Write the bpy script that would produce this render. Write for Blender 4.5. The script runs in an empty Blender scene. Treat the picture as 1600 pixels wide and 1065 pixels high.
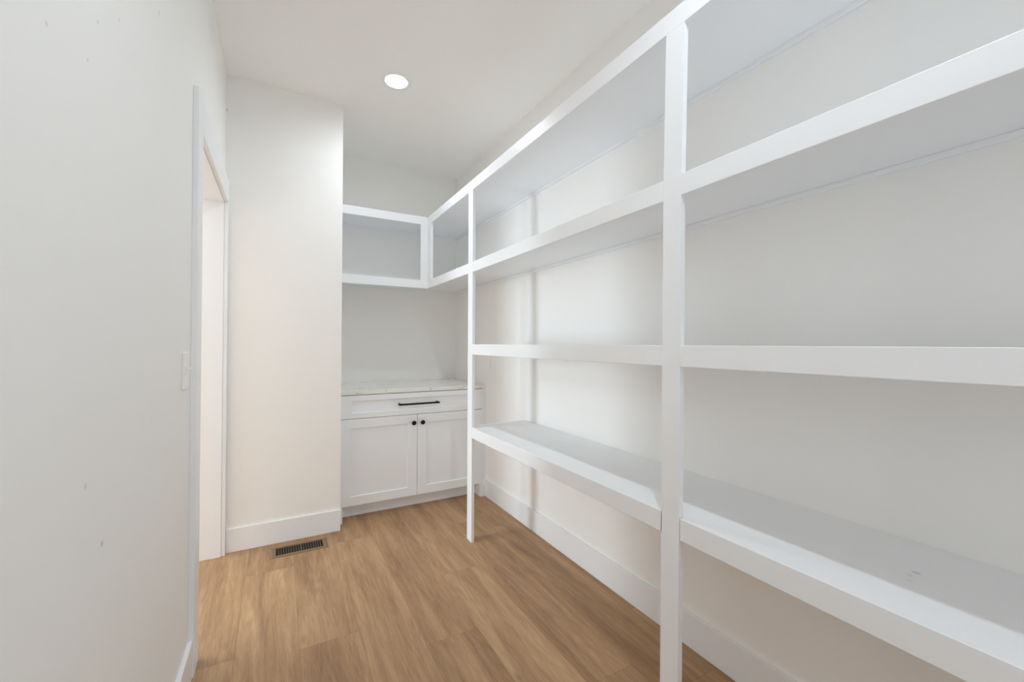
import bpy, bmesh, math, random
from mathutils import Matrix, Vector
random.seed(7)
S = bpy.context.scene
COL = S.collection

# ------------------------------------------------------------------ camera
cam_d = bpy.data.cameras.new('camera')
cam_d.sensor_fit = 'HORIZONTAL'
cam_d.sensor_width = 36.0
cam_d.lens = 650.52 / 1600 * 36
cam_d.clip_start = 0.02
cam = bpy.data.objects.new('camera', cam_d)
COL.objects.link(cam)
rt = Vector((0.8729092, -0.48786362, 0.00431408))
up = Vector((-0.00762079, -0.00479304, 0.99995947))
fw = Vector((0.48782317, 0.87290671, 0.00790179))
M = Matrix((rt, up, -fw)).transposed().to_4x4()
M.translation = Vector((-1.50279, 0.0, 1.24943))
cam.matrix_world = M
S.camera = cam

# ------------------------------------------------------------------ measures (metres; right wall x=0, floor z=0)
XL, YB, YST, XS, ZC = -1.792, 3.823, 3.006, -1.137, 2.858
YR = -1.2
D = 0.439
YSF = 3.339
SH = {'z1': (0.657, 0.723), 'z2': (1.183, 1.248), 'z3': (1.706, 1.7715), 'z4': (2.230, 2.295)}
A0, A1, B0, B1 = 2.417, 2.4876, 0.856, 0.9235
C0, CW, C1, ZH, CH = 1.9424, 0.1024, 2.9625, 2.083, 0.134
BH, BT = 0.141, 0.0145
WT = 0.125

# ------------------------------------------------------------------ light and exposure
S.view_settings.view_transform = 'Standard'
S.view_settings.look = 'None'
S.view_settings.gamma = 1.0
S.view_settings.use_curve_mapping = False
S.view_settings.exposure = 0.27
S.cycles.diffuse_bounces = 14
S.cycles.max_bounces = 16
S.cycles.use_denoising = True
S.cycles.sample_clamp_indirect = 4.0
W = bpy.data.worlds.new('world'); S.world = W
W.use_nodes = True
W.node_tree.nodes['Background'].inputs[0].default_value = (0.91, 0.955, 1.0, 1)
W.node_tree.nodes['Background'].inputs[1].default_value = 1.05

CAN_W = (19.0, 35.0)     # recessed lamps, back and front
WINDOW_W = 86.0        # daylight through the window of the next room
HALL_FILL_W = 25.0           # unseen fill lamp added in the next room
LAMP_COL = (0.82, 0.915, 1.0)

def area(name, loc, rot, sx, sy, power, col):
    d = bpy.data.lights.new(name, 'AREA')
    d.shape = 'RECTANGLE'; d.size = sx; d.size_y = sy; d.energy = power; d.color = col
    o = bpy.data.objects.new(name, d); COL.objects.link(o)
    o.location = loc; o.rotation_euler = rot
    return o
# sky fill comes in by an unseen opening added behind the camera; a portal only guides its sampling
portal = area('rear_fill_portal', (-1.05, YR - 0.13, 1.05), (math.pi/2, 0, math.pi), 1.3, 2.08, 1.0, (1, 1, 1))
portal.data.cycles.is_portal = True
# daylight entering the next room by its window (the window itself is built below)
area('window_daylight', (-6.09, 3.35, 1.15), (0, -math.pi/2, 0), 1.9, 0.8, WINDOW_W, (0.81, 0.915, 1.0))
area('window_daylight', (-6.09, 1.6, 1.15), (0, -math.pi/2, 0), 1.9, 0.8, WINDOW_W*0.23, (0.81, 0.915, 1.0))

# ------------------------------------------------------------------ materials
def mat(name):
    m = bpy.data.materials.new(name); m.use_nodes = True
    nt = m.node_tree
    return m, nt, nt.nodes['Principled BSDF']
def N(nt, t, **kw):
    n = nt.nodes.new(t)
    for k, v in kw.items():
        if k in n.inputs.keys(): n.inputs[k].default_value = v
        else: setattr(n, k, v)
    return n
def paint(name, col, rough, bump=0.02, scale=260.0, spots=(), spec=0.5, var=0.012):
    m, nt, b = mat(name)
    L = nt.links.new
    geo = N(nt, 'ShaderNodeNewGeometry')
    no = N(nt, 'ShaderNodeTexNoise', Scale=1.7, Detail=3.0)
    L(geo.outputs['Position'], no.inputs['Vector'])
    mr = N(nt, 'ShaderNodeMapRange')
    mr.inputs['To Min'].default_value = 1 - var; mr.inputs['To Max'].default_value = 1 + var
    L(no.outputs['Fac'], mr.inputs['Value'])
    mul = N(nt, 'ShaderNodeVectorMath', operation='SCALE'); mul.inputs[0].default_value = col
    L(mr.outputs['Result'], mul.inputs['Scale'])
    out = mul.outputs[0]
    for (p, r, c) in spots:
        ds = N(nt, 'ShaderNodeVectorMath', operation='DISTANCE'); ds.inputs[1].default_value = p
        L(geo.outputs['Position'], ds.inputs[0])
        f = N(nt, 'ShaderNodeMapRange')
        f.inputs['From Min'].default_value = r*0.5; f.inputs['From Max'].default_value = r
        f.inputs['To Min'].default_value = 1; f.inputs['To Max'].default_value = 0
        L(ds.outputs['Value'], f.inputs['Value'])
        mx = N(nt, 'ShaderNodeMix', data_type='RGBA')
        L(f.outputs['Result'], mx.inputs['Factor']); L(out, mx.inputs['A']); mx.inputs['B'].default_value = (*c, 1)
        out = mx.outputs['Result']
    L(out, b.inputs['Base Color'])
    b.inputs['Roughness'].default_value = rough
    b.inputs['Specular IOR Level'].default_value = spec
    if bump:
        n2 = N(nt, 'ShaderNodeTexNoise', Scale=scale, Detail=2.0)
        L(geo.outputs['Position'], n2.inputs['Vector'])
        bp = N(nt, 'ShaderNodeBump', Strength=bump, Distance=0.002)
        L(n2.outputs['Fac'], bp.inputs['Height']); L(bp.outputs['Normal'], b.inputs['Normal'])
    return m
WALLC = (0.90, 0.893, 0.872)
sp = (0.74, 0.73, 0.71)
M_wall = paint('wall_paint', WALLC, 0.75, 0.03, 220, spec=0.3, spots=[
    ((XL, 0.984, 1.002), 0.007, sp), ((XL, 1.065, 0.870), 0.0075, (0.62, 0.61, 0.6)), ((XL, 1.014, 1.825), 0.005, sp),
    ((XL, 1.125, 1.904), 0.005, sp), ((XL, 1.437, 2.137), 0.009, sp), ((XL, 0.971, 1.731), 0.005, sp), ((XL, 0.828, 1.697), 0.005, sp),
    ((-1.789, YST, 2.647), 0.012, sp)])
M_ceil = paint('ceiling_paint', (0.93, 0.92, 0.895), 0.85, 0.03, 200, spec=0.2)
M_trim = paint('trim_enamel', (0.882, 0.895, 0.912), 0.38, 0.10, 110, spec=0.5, spots=[
    ((-0.206, 0.389, 0.723), 0.010, (0.66, 0.68, 0.72)), ((-0.232, 0.392, 0.723), 0.009, (0.78, 0.81, 0.85)), ((-0.262, 0.384, 0.723), 0.007, (0.8, 0.83, 0.87))])
M_cab = paint('cabinet_lacquer', (0.90, 0.925, 0.95), 0.35, 0.01, 60, spec=0.5)
M_plate = paint('white_plastic', (0.90, 0.895, 0.88), 0.35, 0.0)

def flat(name, col, rough, metal=0.0, emit=None, strength=0):
    m, nt, b = mat(name)
    L = nt.links.new
    no = N(nt, 'ShaderNodeTexNoise', Scale=35.0, Detail=3.0)
    mr = N(nt, 'ShaderNodeMapRange'); mr.inputs['To Min'].default_value = rough*0.85; mr.inputs['To Max'].default_value = min(1, rough*1.15)
    L(no.outputs['Fac'], mr.inputs['Value']); L(mr.outputs['Result'], b.inputs['Roughness'])
    b.inputs['Base Color'].default_value = (*col, 1); b.inputs['Metallic'].default_value = metal
    if emit:
        b.inputs['Emission Color'].default_value = (*emit, 1); b.inputs['Emission Strength'].default_value = strength
    return m
M_black = flat('black_metal', (0.012, 0.012, 0.013), 0.35, 0.6)
M_bronze = flat('brown_register_enamel', (0.22, 0.135, 0.07), 0.45, 0.0)
M_dark = flat('duct_shade', (0.006, 0.006, 0.006), 0.8)
M_gap = flat('dark_gap', (0.05, 0.045, 0.04), 0.9)
M_lens = flat('lamp_diffuser', (0.9, 0.9, 0.9), 0.5, 0, (1.0, 0.985, 0.95), 7.0)

def marble():
    m, nt, b = mat('veined_marble')
    L = nt.links.new
    geo = N(nt, 'ShaderNodeNewGeometry')
    n1 = N(nt, 'ShaderNodeTexNoise', Scale=2.2, Detail=5.0)
    L(geo.outputs['Position'], n1.inputs['Vector'])
    ad = N(nt, 'ShaderNodeVectorMath', operation='MULTIPLY_ADD')
    ad.inputs[1].default_value = (0.55, 0.55, 0.55)
    L(n1.outputs['Color'], ad.inputs[0]); L(geo.outputs['Position'], ad.inputs[2])
    n2 = N(nt, 'ShaderNodeTexNoise', Scale=2.6, Detail=4.0)
    L(ad.outputs[0], n2.inputs['Vector'])
    r = N(nt, 'ShaderNodeValToRGB')
    e = r.color_ramp.elements
    e[0].position = 0.485; e[0].color = (0.85, 0.84, 0.81, 1)
    e[1].position = 0.515; e[1].color = (0.85, 0.84, 0.81, 1)
    k = e.new(0.5); k.color = (0.64, 0.63, 0.62, 1)
    k = e.new(0.493); k.color = (0.82, 0.81, 0.78, 1)
    L(n2.outputs['Fac'], r.inputs['Fac']); L(r.outputs['Color'], b.inputs['Base Color'])
    b.inputs['Roughness'].default_value = 0.22
    return m
M_marble = marble()

def wood():
    m, nt, b = mat('oak_plank')
    L = nt.links.new
    tc = N(nt, 'ShaderNodeTexCoord'); oi = N(nt, 'ShaderNodeObjectInfo')
    sc = N(nt, 'ShaderNodeMath', operation='MULTIPLY'); sc.inputs[1].default_value = 91.7
    L(oi.outputs['Random'], sc.inputs[0])
    cb = N(nt, 'ShaderNodeCombineXYZ')
    L(sc.outputs[0], cb.inputs['X']); L(sc.outputs[0], cb.inputs['Y']); L(sc.outputs[0], cb.inputs['Z'])
    ad = N(nt, 'ShaderNodeVectorMath', operation='ADD')
    L(tc.outputs['Object'], ad.inputs[0]); L(cb.outputs[0], ad.inputs[1])
    def mapped(sx, sy):
        v = N(nt, 'ShaderNodeVectorMath', operation='MULTIPLY'); v.inputs[1].default_value = (sx, sy, 1)
        L(ad.outputs[0], v.inputs[0]); return v.outputs[0]
    # broad tone along the plank
    broad = N(nt, 'ShaderNodeTexNoise', Scale=1.0, Detail=3.0, Distortion=0.9); L(mapped(13, 1.15), broad.inputs['Vector'])
    # cathedral figure
    warp = N(nt, 'ShaderNodeTexNoise', Scale=1.0, Detail=2.0); L(mapped(5, 0.45), warp.inputs['Vector'])
    wv = N(nt, 'ShaderNodeMath', operation='MULTIPLY'); wv.inputs[1].default_value = 24.0; L(warp.outputs['Fac'], wv.inputs[0])
    fr = N(nt, 'ShaderNodeMath', operation='FRACT'); L(wv.outputs[0], fr.inputs[0])
    pp = N(nt, 'ShaderNodeMath', operation='PINGPONG'); pp.inputs[1].default_value = 0.5; L(wv.outputs[0], pp.inputs[0])
    # fine pores
    fine = N(nt, 'ShaderNodeTexNoise', Scale=1.0, Detail=5.0, Roughness=0.65); L(mapped(300, 13), fine.inputs['Vector'])
    mid = N(nt, 'ShaderNodeTexNoise', Scale=1.0, Detail=4.0, Distortion=0.3); L(mapped(55, 3.0), mid.inputs['Vector'])
    def madd(a, k, c):
        n = N(nt, 'ShaderNodeMath', operation='MULTIPLY_ADD'); L(a, n.inputs[0]); n.inputs[1].default_value = k
        if isinstance(c, float): n.inputs[2].default_value = c
        else: L(c, n.inputs[2])
        return n.outputs[0]
    v = madd(broad.outputs['Fac'], 0.82, -0.425)
    v = madd(pp.outputs[0], 0.17, v)
    v = madd(fine.outputs['Fac'], 0.68, v)
    v = madd(mid.outputs['Fac'], 0.28, v)
    sepc = N(nt, 'ShaderNodeSeparateColor'); L(oi.outputs['Color'], sepc.inputs[0])
    v = madd(sepc.outputs[0], 1.0, v)
    r = N(nt, 'ShaderNodeValToRGB')
    e = r.color_ramp.elements
    e[0].position = 0.10; e[0].color = (0.194, 0.106, 0.051, 1)
    e[1].position = 0.92; e[1].color = (0.588, 0.394, 0.226, 1)
    k = e.new(0.38); k.color = (0.331, 0.194, 0.102, 1)
    k = e.new(0.62); k.color = (0.452, 0.283, 0.153, 1)
    L(v, r.inputs['Fac'])
    # a few small knots
    vo = N(nt, 'ShaderNodeTexVoronoi', Scale=1.0); L(mapped(5.0, 1.6), vo.inputs['Vector'])
    kn = N(nt, 'ShaderNodeMapRange'); kn.inputs['From Min'].default_value = 0.015; kn.inputs['From Max'].default_value = 0.07
    kn.inputs['To Min'].default_value = 0.45; kn.inputs['To Max'].default_value = 0.0
    L(vo.outputs['Distance'], kn.inputs['Value'])
    mx = N(nt, 'ShaderNodeMix', data_type='RGBA'); L(kn.outputs['Result'], mx.inputs['Factor']); L(r.outputs['Color'], mx.inputs['A'])
    mx.inputs['B'].default_value = (0.12, 0.06, 0.028, 1)
    L(mx.outputs['Result'], b.inputs['Base Color'])
    b.inputs['Roughness'].default_value = 0.5
    b.inputs['Specular IOR Level'].default_value = 0.35
    bp = N(nt, 'ShaderNodeBump', Strength=0.12, Distance=0.001)
    L(fine.outputs['Fac'], bp.inputs['Height']); L(bp.outputs['Normal'], b.inputs['Normal'])
    return m
M_wood = wood()

# ------------------------------------------------------------------ helpers
def add_box(bm, x0, x1, y0, y1, z0, z1, bev=0.0):
    vs = [bm.verts.new((x, y, z)) for x in (x0, x1) for y in (y0, y1) for z in (z0, z1)]
    fs = [(0,1,3,2),(4,6,7,5),(0,4,5,1),(2,3,7,6),(0,2,6,4),(1,5,7,3)]
    faces = [bm.faces.new([vs[i] for i in f]) for f in fs]
    if bev:
        es = {e for f in faces for e in f.edges}
        bmesh.ops.bevel(bm, geom=list(es), offset=bev, segments=2, profile=0.5, affect='EDGES')
def add_rev(bm, prof, n=32, origin=(0,0,0), axis='z'):
    # prof: list of (r, t); revolve about an axis through origin
    rings = []
    for r, t in prof:
        ring = []
        for k in range(n):
            a = 2*math.pi*k/n
            c, s = r*math.cos(a), r*math.sin(a)
            p = {'z': (c, s, t), 'y': (c, t, s), 'x': (t, c, s)}[axis]
            ring.append(bm.verts.new(tuple(o+q for o, q in zip(origin, p))))
        rings.append(ring)
    for a, b in zip(rings, rings[1:]):
        for k in range(n):
            bm.faces.new((a[k], a[(k+1) % n], b[(k+1) % n], b[k]))
    if prof[0][0] > 1e-6: bm.faces.new(rings[0])
    if prof[-1][0] > 1e-6: bm.faces.new(rings[-1])
def obj(name, bm, m, parent=None, smooth=False):
    bmesh.ops.recalc_face_normals(bm, faces=bm.faces)
    me = bpy.data.meshes.new(name); bm.to_mesh(me); bm.free()
    me.materials.append(m)
    if smooth:
        for p in me.polygons: p.use_smooth = True
        try: me.set_sharp_from_angle(angle=math.radians(35))
        except Exception: pass
    o = bpy.data.objects.new(name, me); COL.objects.link(o)
    if parent: o.parent = parent
    return o
def box(name, dims, m, parent=None, bev=0.0, off=(0,0,0)):
    bm = bmesh.new()
    x0, x1, y0, y1, z0, z1 = dims
    add_box(bm, x0-off[0], x1-off[0], y0-off[1], y1-off[1], z0-off[2], z1-off[2], bev)
    return obj(name, bm, m, parent)
def boxes(name, lst, m, parent=None, bev=0.0):
    bm = bmesh.new()
    for d in lst: add_box(bm, *d, bev)
    return obj(name, bm, m, parent)
def struct(o):
    o['kind'] = 'structure'; return o
def thing(name, label, cat, loc):
    o = bpy.data.objects.new(name, None); COL.objects.link(o); o.location = loc
    o.empty_display_size = 0.1
    o['label'] = label; o['category'] = cat
    return o

# ------------------------------------------------------------------ room shell
HX0, HX1, HY0, HY1 = -6.0, XL-WT, 0.4, 5.2        # the next room, through the doorway
box_sub = box('floor', (HX0-0.1, 0.1, YR-0.1, HY1+0.1, -0.10, -0.008), M_gap); struct(box_sub)
struct(box('ceiling', (HX0-0.1, 0.1, YR-0.1, HY1+0.1, ZC, ZC+0.1), M_ceil))
struct(box('wall_right', (0, 0.1, YR-0.1, YB+0.1, 0, ZC), M_wall))
struct(box('wall_back', (XS, 0, YB, YB+0.1, 0, ZC), M_wall))
OX0, OX1, OZ = -1.70, -0.40, 2.09                   # opening added behind the camera to let in fill light
struct(boxes('wall_rear', [(HX1, OX0, YR-0.1, YR, 0, ZC), (OX1, 0, YR-0.1, YR, 0, ZC), (OX0, OX1, YR-0.1, YR, OZ, ZC)], M_wall))
struct(box('wall_alcove', (XL-WT, XS, YST, YB+0.1, 0, ZC), M_wall))
JT = 0.02                                           # jamb lining
struct(boxes('wall_left', [(XL-WT, XL, YR, C0+CW-JT, 0, ZC), (XL-WT, XL, C1+JT, YST, 0, ZC), (XL-WT, XL, C0+CW-JT, C1+JT, ZH+JT, ZC)], M_wall))
# next room
struct(boxes('wall_hall_far', [(HX0-0.1, HX0, ya, yb, za, zb) for ya, yb, za, zb in ((HY0, 1.2, 0, ZC), (2.0, 2.95, 0, ZC), (3.75, HY1, 0, ZC), (1.2, 2.0, 0, 0.2), (1.2, 2.0, 2.1, ZC), (2.95, 3.75, 0, 0.2), (2.95, 3.75, 2.1, ZC))], M_wall))
struct(box('wall_hall_near', (HX0, HX1, HY0-0.1, HY0, 0, ZC), M_wall))
struct(box('wall_hall_end', (HX0, HX1, HY1, HY1+0.1, 0, ZC), M_wall))
struct(box('wall_hall_side', (HX1, HX1+0.1, YB+0.1, HY1, 0, ZC), M_wall))
for nm, wa, wb in (('window_1', 2.95, 3.75), ('window_2', 1.2, 2.0)):
    struct(boxes(nm, [(HX0, HX0+0.02, wa-0.09, wa, 0.12, 2.19), (HX0, HX0+0.02, wb, wb+0.09, 0.12, 2.19), (HX0, HX0+0.02, wa, wb, 2.1, 2.19), (HX0, HX0+0.03, wa, wb, 0.12, 0.2)], M_trim, None, 0.002))

# floor planks, each a piece of the floor
RW, RL = 0.23, 1.52
row_joint = {0: 2.55, 1: 2.72, 2: 2.155, 3: 1.685, 4: 2.82, 5: 1.911, 6: 2.645, 7: 1.98}
full_me = None
GAP = 0.00005
def plank(x0, x1, y0, y1, tone):
    bm = bmesh.new()
    cx, cy = (x0+x1)/2, (y0+y1)/2
    hx, hy = (x1-x0)/2-GAP, (y1-y0)/2-GAP
    c = 0.0003
    lo = [bm.verts.new((sx*hx, sy*hy, -0.008)) for sx, sy in ((-1,-1),(1,-1),(1,1),(-1,1))]
    md = [bm.verts.new((sx*hx, sy*hy, -0.0008)) for sx, sy in ((-1,-1),(1,-1),(1,1),(-1,1))]
    hi = [bm.verts.new((sx*(hx-c), sy*(hy-c), 0)) for sx, sy in ((-1,-1),(1,-1),(1,1),(-1,1))]
    bm.faces.new(lo[::-1]); bm.faces.new(hi)
    for a, b in ((lo, md), (md, hi)):
        for k in range(4): bm.faces.new((a[k], a[(k+1) % 4], b[(k+1) % 4], b[k]))
    o = obj('plank', bm, M_wood, box_sub)
    o.location = (cx, cy, 0)
    o.color = (tone, tone, tone, 1)
    return o
k = 0
x1 = 0.0
first = True
edges = [0.0, -0.04] + [-0.04-RW*i for i in range(1, 40)]
rng = random.Random(21)
for i in range(len(edges)-1):
    xa, xb = edges[i+1], edges[i]
    if xb <= HX0: break
    xa = max(xa, HX0)
    ylo, yhi = (YR, YB) if xb > HX1+0.02 else (HY0, HY1)
    j = row_joint.get(i-1, rng.uniform(1.2, 2.7))
    ys = [j]
    while ys[0]-RL > ylo: ys.insert(0, ys[0]-RL)
    while ys[-1]+RL < yhi: ys.append(ys[-1]+RL)
    ys = [ylo]+ys+[yhi]
    for a, b in zip(ys, ys[1:]):
        if b-a > 0.01: plank(xa, xb, a, b, rng.uniform(-0.12, 0.12))

# baseboards
struct(box('baseboard_right', (-BT, 0, YR, YB, 0, BH), M_trim, None, 0.0025))
struct(box('baseboard_alcove', (XL+0.0195, XS, YST-BT, YST, 0, BH), M_trim, None, 0.0025))
struct(box('baseboard_left', (XL, XL+0.0155, YR, C0, 0, BH), M_trim, None, 0.0025))
t2 = struct(box('trim_2', (OX0-0.02, OX0, YR-0.1, YR+0.019, 0, OZ), M_trim, None, 0.0015))  # casing of the added rear opening
box('jamb', (OX1, OX1+0.07, YR-0.1, YR+0.019, 0, OZ), M_trim, t2, 0.0015)
box('head_casing', (OX0-0.02, OX1+0.07, YR-0.1, YR+0.019, OZ, OZ+0.1), M_trim, t2, 0.0015)

# door casing and jamb lining
trim = struct(box('trim_1', (XL, XL+0.0192, C0, C0+CW, 0, ZH), M_trim, None, 0.0015))
box('far_casing', (XL, XL+0.0192, C1, YST-0.0005, 0, ZH), M_trim, trim, 0.0015)
box('head_casing', (XL, XL+0.0192, C0, YST-0.0005, ZH, ZH+CH), M_trim, trim, 0.0015)
box('near_jamb', (XL-WT, XL, C0+CW-JT, C0+CW+0.006, 0, ZH+0.006), M_trim, trim, 0.001)
box('far_jamb', (XL-WT, XL, C1-0.006, C1+JT, 0, ZH+0.006), M_trim, trim, 0.001)
box('head_jamb', (XL-WT, XL, C0+CW+0.006, C1-0.006, ZH-0.006, ZH+JT), M_trim, trim, 0.001)

# ------------------------------------------------------------------ built-in shelving
FT = 0.0185            # face board thickness
BD = 0.019             # shelf board thickness
unit = thing('built_in_shelving', 'white built-in open shelving along the right wall and around the back corner', 'shelving', (-D/2, 1.0, 0))
UO = (-D/2, 1.0, 0)
YE = YR + BT
def ubox(name, d, parent, bev=0.0012):
    return box(name, d, M_trim, parent, bev, UO if parent is unit else (0,0,0))
def shelf(dims):
    # object origin at the unit's own origin
    return ubox('shelf', dims, unit, 0.001)
def sub(name, d, parent, bev=0.0015):
    return box(name, d, M_trim, parent, bev, UO)
P0, P1 = -0.70, -0.63          # third post, behind the camera
for key in ('z1', 'z2', 'z3', 'z4'):
    zb, zt = SH[key]
    yend = {'z1': 2.4965, 'z2': 2.4965}.get(key, YB)
    s = shelf((-D+FT, -0.0005, YE, yend, zt-BD, zt-0.0006))
    if key == 'z4':
        sub('face_board', (-D, -D+FT, YE, YSF, zb, zt), s)
    elif key == 'z3':
        for ya, yb in ((A1, YSF), (B1-0.0035, A0), (P1, B0-0.0035), (YE, P0)): sub('face_board', (-D, -D+FT, ya, yb, zb, zt), s)
    else:
        for ya, yb in ((B1, A0), (P1, B0), (YE, P0)): sub('face_board', (-D, -D+FT, ya, yb, zb, zt), s)
    sub('cleat', (-0.011, -0.0005, YE, yend-0.001, zt-BD-0.017, zt-BD), s, 0.002)
for key in ('z3', 'z4'):
    zb, zt = SH[key]
    s = shelf((XS+0.0005, -D+FT, YSF+FT, YB-0.0005, zt-BD, zt-0.0006))
    sub('face_board', (XS+0.0005, -D+FT, YSF, YSF+FT, zb, zt), s)
    sub('cleat', (XS+0.0005, -D+FT, YB-0.011, YB-0.0005, zt-BD-0.017, zt-BD), s, 0.002)
def post(y0, y1, bends):
    # a tall board, very slightly bowed along its height
    bm = bmesh.new()
    rings = []
    for z, dy in bends:
        rings.append([bm.verts.new((x-UO[0], y+dy-UO[1], z)) for x, y in ((-D, y0), (-D+FT, y0), (-D+FT, y1), (-D, y1))])
    bm.faces.new(rings[0][::-1]); bm.faces.new(rings[-1])
    for a, b in zip(rings, rings[1:]):
        for q in range(4): bm.faces.new((a[q], a[(q+1) % 4], b[(q+1) % 4], b[q]))
    return obj('post', bm, M_trim, unit)
z4b = SH['z4'][0]
post(A0, A1, [(0, 0), (z4b, 0)])
post(B0, B1, [(0, 0.008), (0.66, 0.004), (1.2, 0), (1.7, -0.0035), (2.0, -0.009), (z4b, -0.0145)])
post(P0, P1, [(0, 0), (z4b, 0)])
cs = ubox('corner_post', (-D-0.0564, -D, YSF, YSF+FT, SH['z3'][1], z4b), unit)
ubox('corner_post', (-D, -D+FT, YSF-0.085, YSF+FT, SH['z3'][1], z4b), unit)

# ------------------------------------------------------------------ base cabinet
YF = 3.131
cabn = thing('base_cabinet', 'white two-door base cabinet with a wide drawer on top, in the back alcove', 'cabinet', (-0.58, 3.45, 0))
CO = (-0.58, 3.45, 0)
def cbox(name, d, m, parent, bev=0.001): return box(name, d, m, parent, bev, CO)
X0, X1 = -1.1235, -0.0365
cbox('cabinet_body', (X0+0.003, -0.0365, YF+0.022, YB-0.001, 0.0975, 0.8845), M_cab, cabn)
cbox('toe_kick', (XS+0.026, -0.062, 3.2115, 3.23, 0, 0.0975), M_cab, cabn)
bm = bmesh.new()
for d_ in ((-0.0355, -0.0150, 0.0975, 0.1425), (-0.0355, -0.0006, 0.1425, 0.8845)):
    add_box(bm, d_[0]-CO[0], d_[1]-CO[0], YF+0.004-CO[1], YF+0.03-CO[1], d_[2], d_[3], 0.0006)
obj('filler_strip', bm, M_cab, cabn)
cbox('filler_block', (-0.060, -0.0152, 3.107, 3.23, 0, 0.096), M_cab, cabn)
cbox('filler_block', (XS+0.001, XS+0.024, 3.092, 3.23, 0, 0.096), M_cab, cabn)
def shaker(name, x0, x1, z0, z1, st, rl):
    # raised frame round a recessed flat panel, one mesh with a panel child
    bm = bmesh.new()
    o_ = [(x0, z0), (x1, z0), (x1, z1), (x0, z1)]
    i_ = [(x0+st, z0+rl), (x1-st, z0+rl), (x1-st, z1-rl), (x0+st, z1-rl)]
    c = 0.0015
    def inset(pts, d, sgn):
        (ax, az), (bx, _), (_, cz), _ = pts
        return [(ax+d*sgn, az+d*sgn), (bx-d*sgn, az+d*sgn), (bx-d*sgn, cz-d*sgn), (ax+d*sgn, cz-d*sgn)]
    loops = [(o_, YF+0.020), (o_, YF+c), (inset(o_, c, 1), YF), (inset(i_, 0.002, -1), YF), (i_, YF+0.002), (i_, YF+0.020)]
    rings = [[bm.verts.new((x-CO[0], y-CO[1], z-CO[2])) for x, z in pts] for pts, y in loops]
    for a, b in zip(rings, rings[1:]+rings[:1]):
        for q in range(4): bm.faces.new((a[q], a[(q+1) % 4], b[(q+1) % 4], b[q]))
    f = obj(name, bm, M_cab, cabn)
    cbox('panel', (x0+st-0.004, x1-st+0.004, YF+0.010, YF+0.0195, z0+rl-0.004, z1-rl+0.004), M_cab, f, 0.0)
    return f
XM = -0.577
dL = shaker('door', X0, XM-0.0016, 0.0990, 0.7118, 0.070, 0.066)
dR = shaker('door', XM+0.0016, X1-0.0005, 0.0990, 0.7118, 0.070, 0.066)
dr = shaker('drawer', X0, X1-0.0005, 0.7155, 0.8790, 0.074, 0.040)
for px, parent in ((-0.609, dL), (-0.541, dR)):
    bm = bmesh.new()
    add_rev(bm, [(0.0, 0.001), (0.0075, 0.001), (0.0055, -0.004), (0.0055, -0.014), (0.0155, -0.018), (0.0172, -0.022), (0.0166, -0.027), (0.011, -0.030), (0.0, -0.031)], 24, (px-CO[0], YF-CO[1], 0.652-CO[2]), 'y')
    obj('knob', bm, M_black, parent, True)
bm = bmesh.new()
hz = 0.7975
add_rev(bm, [(0, -0.725), (0.0052, -0.725), (0.0072, -0.7235), (0.0072, -0.4135), (0.0052, -0.412), (0, -0.412)], 16, (-CO[0], YF-0.033-CO[1], hz-CO[2]), 'x')
for px in (-0.715, -0.422):
    add_rev(bm, [(0, 0.0095), (0.0085, 0.0095), (0.0085, -0.0), (0.006, -0.002), (0.0055, -0.035), (0, -0.035)], 14, (px-CO[0], YF-CO[1], hz-CO[2]), 'y')
h = obj('drawer_pull', bm, M_black, dr, True)

ct = box('countertop', (XS+0.0005, -0.0008, 3.128, YB-0.0005, 0.8852, 0.914), M_marble, None, 0.002)
ct['label'] = 'white marble countertop with soft grey veins on top of the cabinet'; ct['category'] = 'countertop'

# ------------------------------------------------------------------ recessed ceiling lights
def can(loc, power, label, name='recessed_light'):
    t = thing(name, label, 'ceiling light', loc)
    bm = bmesh.new()
    add_rev(bm, [(0.067, 0.0), (0.067, -0.004), (0.069, -0.0048), (0.090, -0.003), (0.094, -0.001), (0.094, 0.0)], 48)
    obj('trim_ring', bm, M_plate, t, True)
    bm = bmesh.new()
    add_rev(bm, [(0.0, -0.0035), (0.0668, -0.0030), (0.0668, -0.0005), (0.0, -0.0005)], 48)
    obj('diffuser', bm, M_lens, t, True)
    d = bpy.data.lights.new('lamp', 'SPOT'); d.energy = power; d.color = LAMP_COL
    d.spot_size = math.radians(178); d.spot_blend = 1.0; d.shadow_soft_size = 0.035
    l = bpy.data.objects.new('lamp', d); COL.objects.link(l); l.parent = t; l.location = (0, 0, -0.045)
    return t
can((-0.889, 2.565, ZC), CAN_W[0], 'round white recessed ceiling light shining above the back shelves')
can((-0.889, 0.355, ZC), CAN_W[1], 'round white recessed ceiling light overhead, near the front shelf post')
d = bpy.data.lights.new('hall_fill_lamp', 'POINT'); d.energy = HALL_FILL_W; d.color = (0.62, 0.82, 1.0); d.shadow_soft_size = 0.12  # extra lamp out of view, added to fill through the doorway
l = bpy.data.objects.new('hall_fill_lamp', d); COL.objects.link(l); l.location = (-4.0, 3.3, 2.6)

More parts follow.
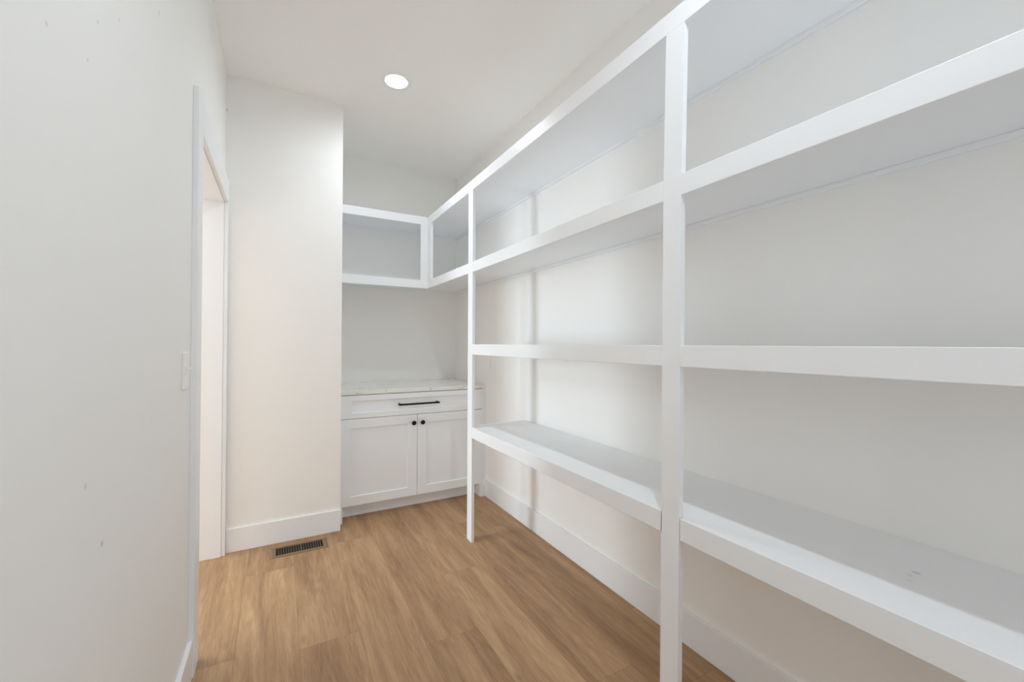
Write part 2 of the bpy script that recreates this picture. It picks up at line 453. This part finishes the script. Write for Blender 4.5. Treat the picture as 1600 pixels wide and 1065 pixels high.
# ------------------------------------------------------------------ floor register
VX0, VX1, VY0, VY1 = -1.536, -1.231, 2.786, 2.928
reg = thing('floor_register', 'brown metal floor register with dark louvres by the alcove baseboard', 'vent', ((VX0+VX1)/2, (VY0+VY1)/2, 0))
RO = ((VX0+VX1)/2, (VY0+VY1)/2, 0)
fx, fy = 0.025, 0.022
bm = bmesh.new()
def loop(dx, dy, z): return [bm.verts.new((x-RO[0], y-RO[1], z)) for x, y in ((VX0+dx, VY0+dy), (VX1-dx, VY0+dy), (VX1-dx, VY1-dy), (VX0+dx, VY1-dy))]
rs = [loop(0, 0, 0.0002), loop(0.002, 0.002, 0.0035), loop(0.006, 0.006, 0.0055), loop(fx-0.001, fy-0.001, 0.0055), loop(fx, fy, 0.0045), loop(fx, fy, 0.0002)]
for a, b in zip(rs, rs[1:]+rs[:1]):
    for q in range(4): bm.faces.new((a[q], a[(q+1) % 4], b[(q+1) % 4], b[q]))
obj('frame', bm, M_bronze, reg)
box('duct_shade_plate', (VX0+fx, VX1-fx, VY0+fy, VY1-fy, 0.0002, 0.0008), M_dark, reg, 0, RO)  # flat dark plate painted as the shade inside the duct
ns = 18
pitch = (VX1-VX0-2*fx)/(ns+1)
for i in range(ns):
    x = VX0+fx+pitch*(i+1)
    w = 0.0042 if i == ns//2 else 0.0018
    box('louvre', (x-w/2, x+w/2, VY0+fy, VY1-fy, 0.001, 0.0045), M_bronze, reg, 0, RO)

# ------------------------------------------------------------------ light switch and outlet
sy, sz = 1.8305, 1.153
sw = thing('light_switch', 'white single toggle light switch on the left wall beside the door casing', 'switch', (XL, sy, sz))
SO = (XL, sy, sz)
def sbox(name, d, parent, bev): return box(name, d, M_plate, parent, bev, SO)
sbox('plate', (XL, XL+0.0055, sy-0.045, sy+0.045, sz-0.064, sz+0.064), sw, 0.0022)
bm = bmesh.new()
add_box(bm, 0.005, 0.0075, -0.008, 0.008, -0.016, 0.016, 0.0008)
obj('toggle_collar', bm, M_plate, sw)
bm = bmesh.new()
vs = [bm.verts.new(v) for v in ((0.005, -0.005, -0.004), (0.005, 0.005, -0.004), (0.005, 0.005, 0.008), (0.005, -0.005, 0.008),
                                (0.021, -0.004, 0.006), (0.021, 0.004, 0.006), (0.020, 0.004, 0.013), (0.020, -0.004, 0.013))]
for f in ((0,1,2,3), (4,5,6,7), (0,1,5,4), (1,2,6,5), (2,3,7,6), (3,0,4,7)): bm.faces.new([vs[i] for i in f])
obj('toggle', bm, M_plate, sw)
for dz in (-0.030, 0.030):
    bm = bmesh.new(); add_rev(bm, [(0, 0.0066), (0.003, 0.0062), (0.0034, 0.005)], 12, (0, 0, dz), 'x'); obj('screw', bm, M_plate, sw)

oy, oz = 3.075, 1.115
ol = thing('wall_outlet', 'small white outlet plate on the right wall just above the countertop end', 'outlet', (0, oy, oz))
OO = (0, oy, oz)
M_outlet = M_wall
box('plate', (-0.005, 0, oy-0.036, oy+0.036, oz-0.058, oz+0.058), M_plate, ol, 0.002, OO)
for dz in (-0.02, 0.02):
    bm = bmesh.new(); add_box(bm, -0.0068, -0.0045, -0.0165, 0.0165, dz-0.0135, dz+0.0135, 0.001); obj('socket', bm, M_plate, ol)
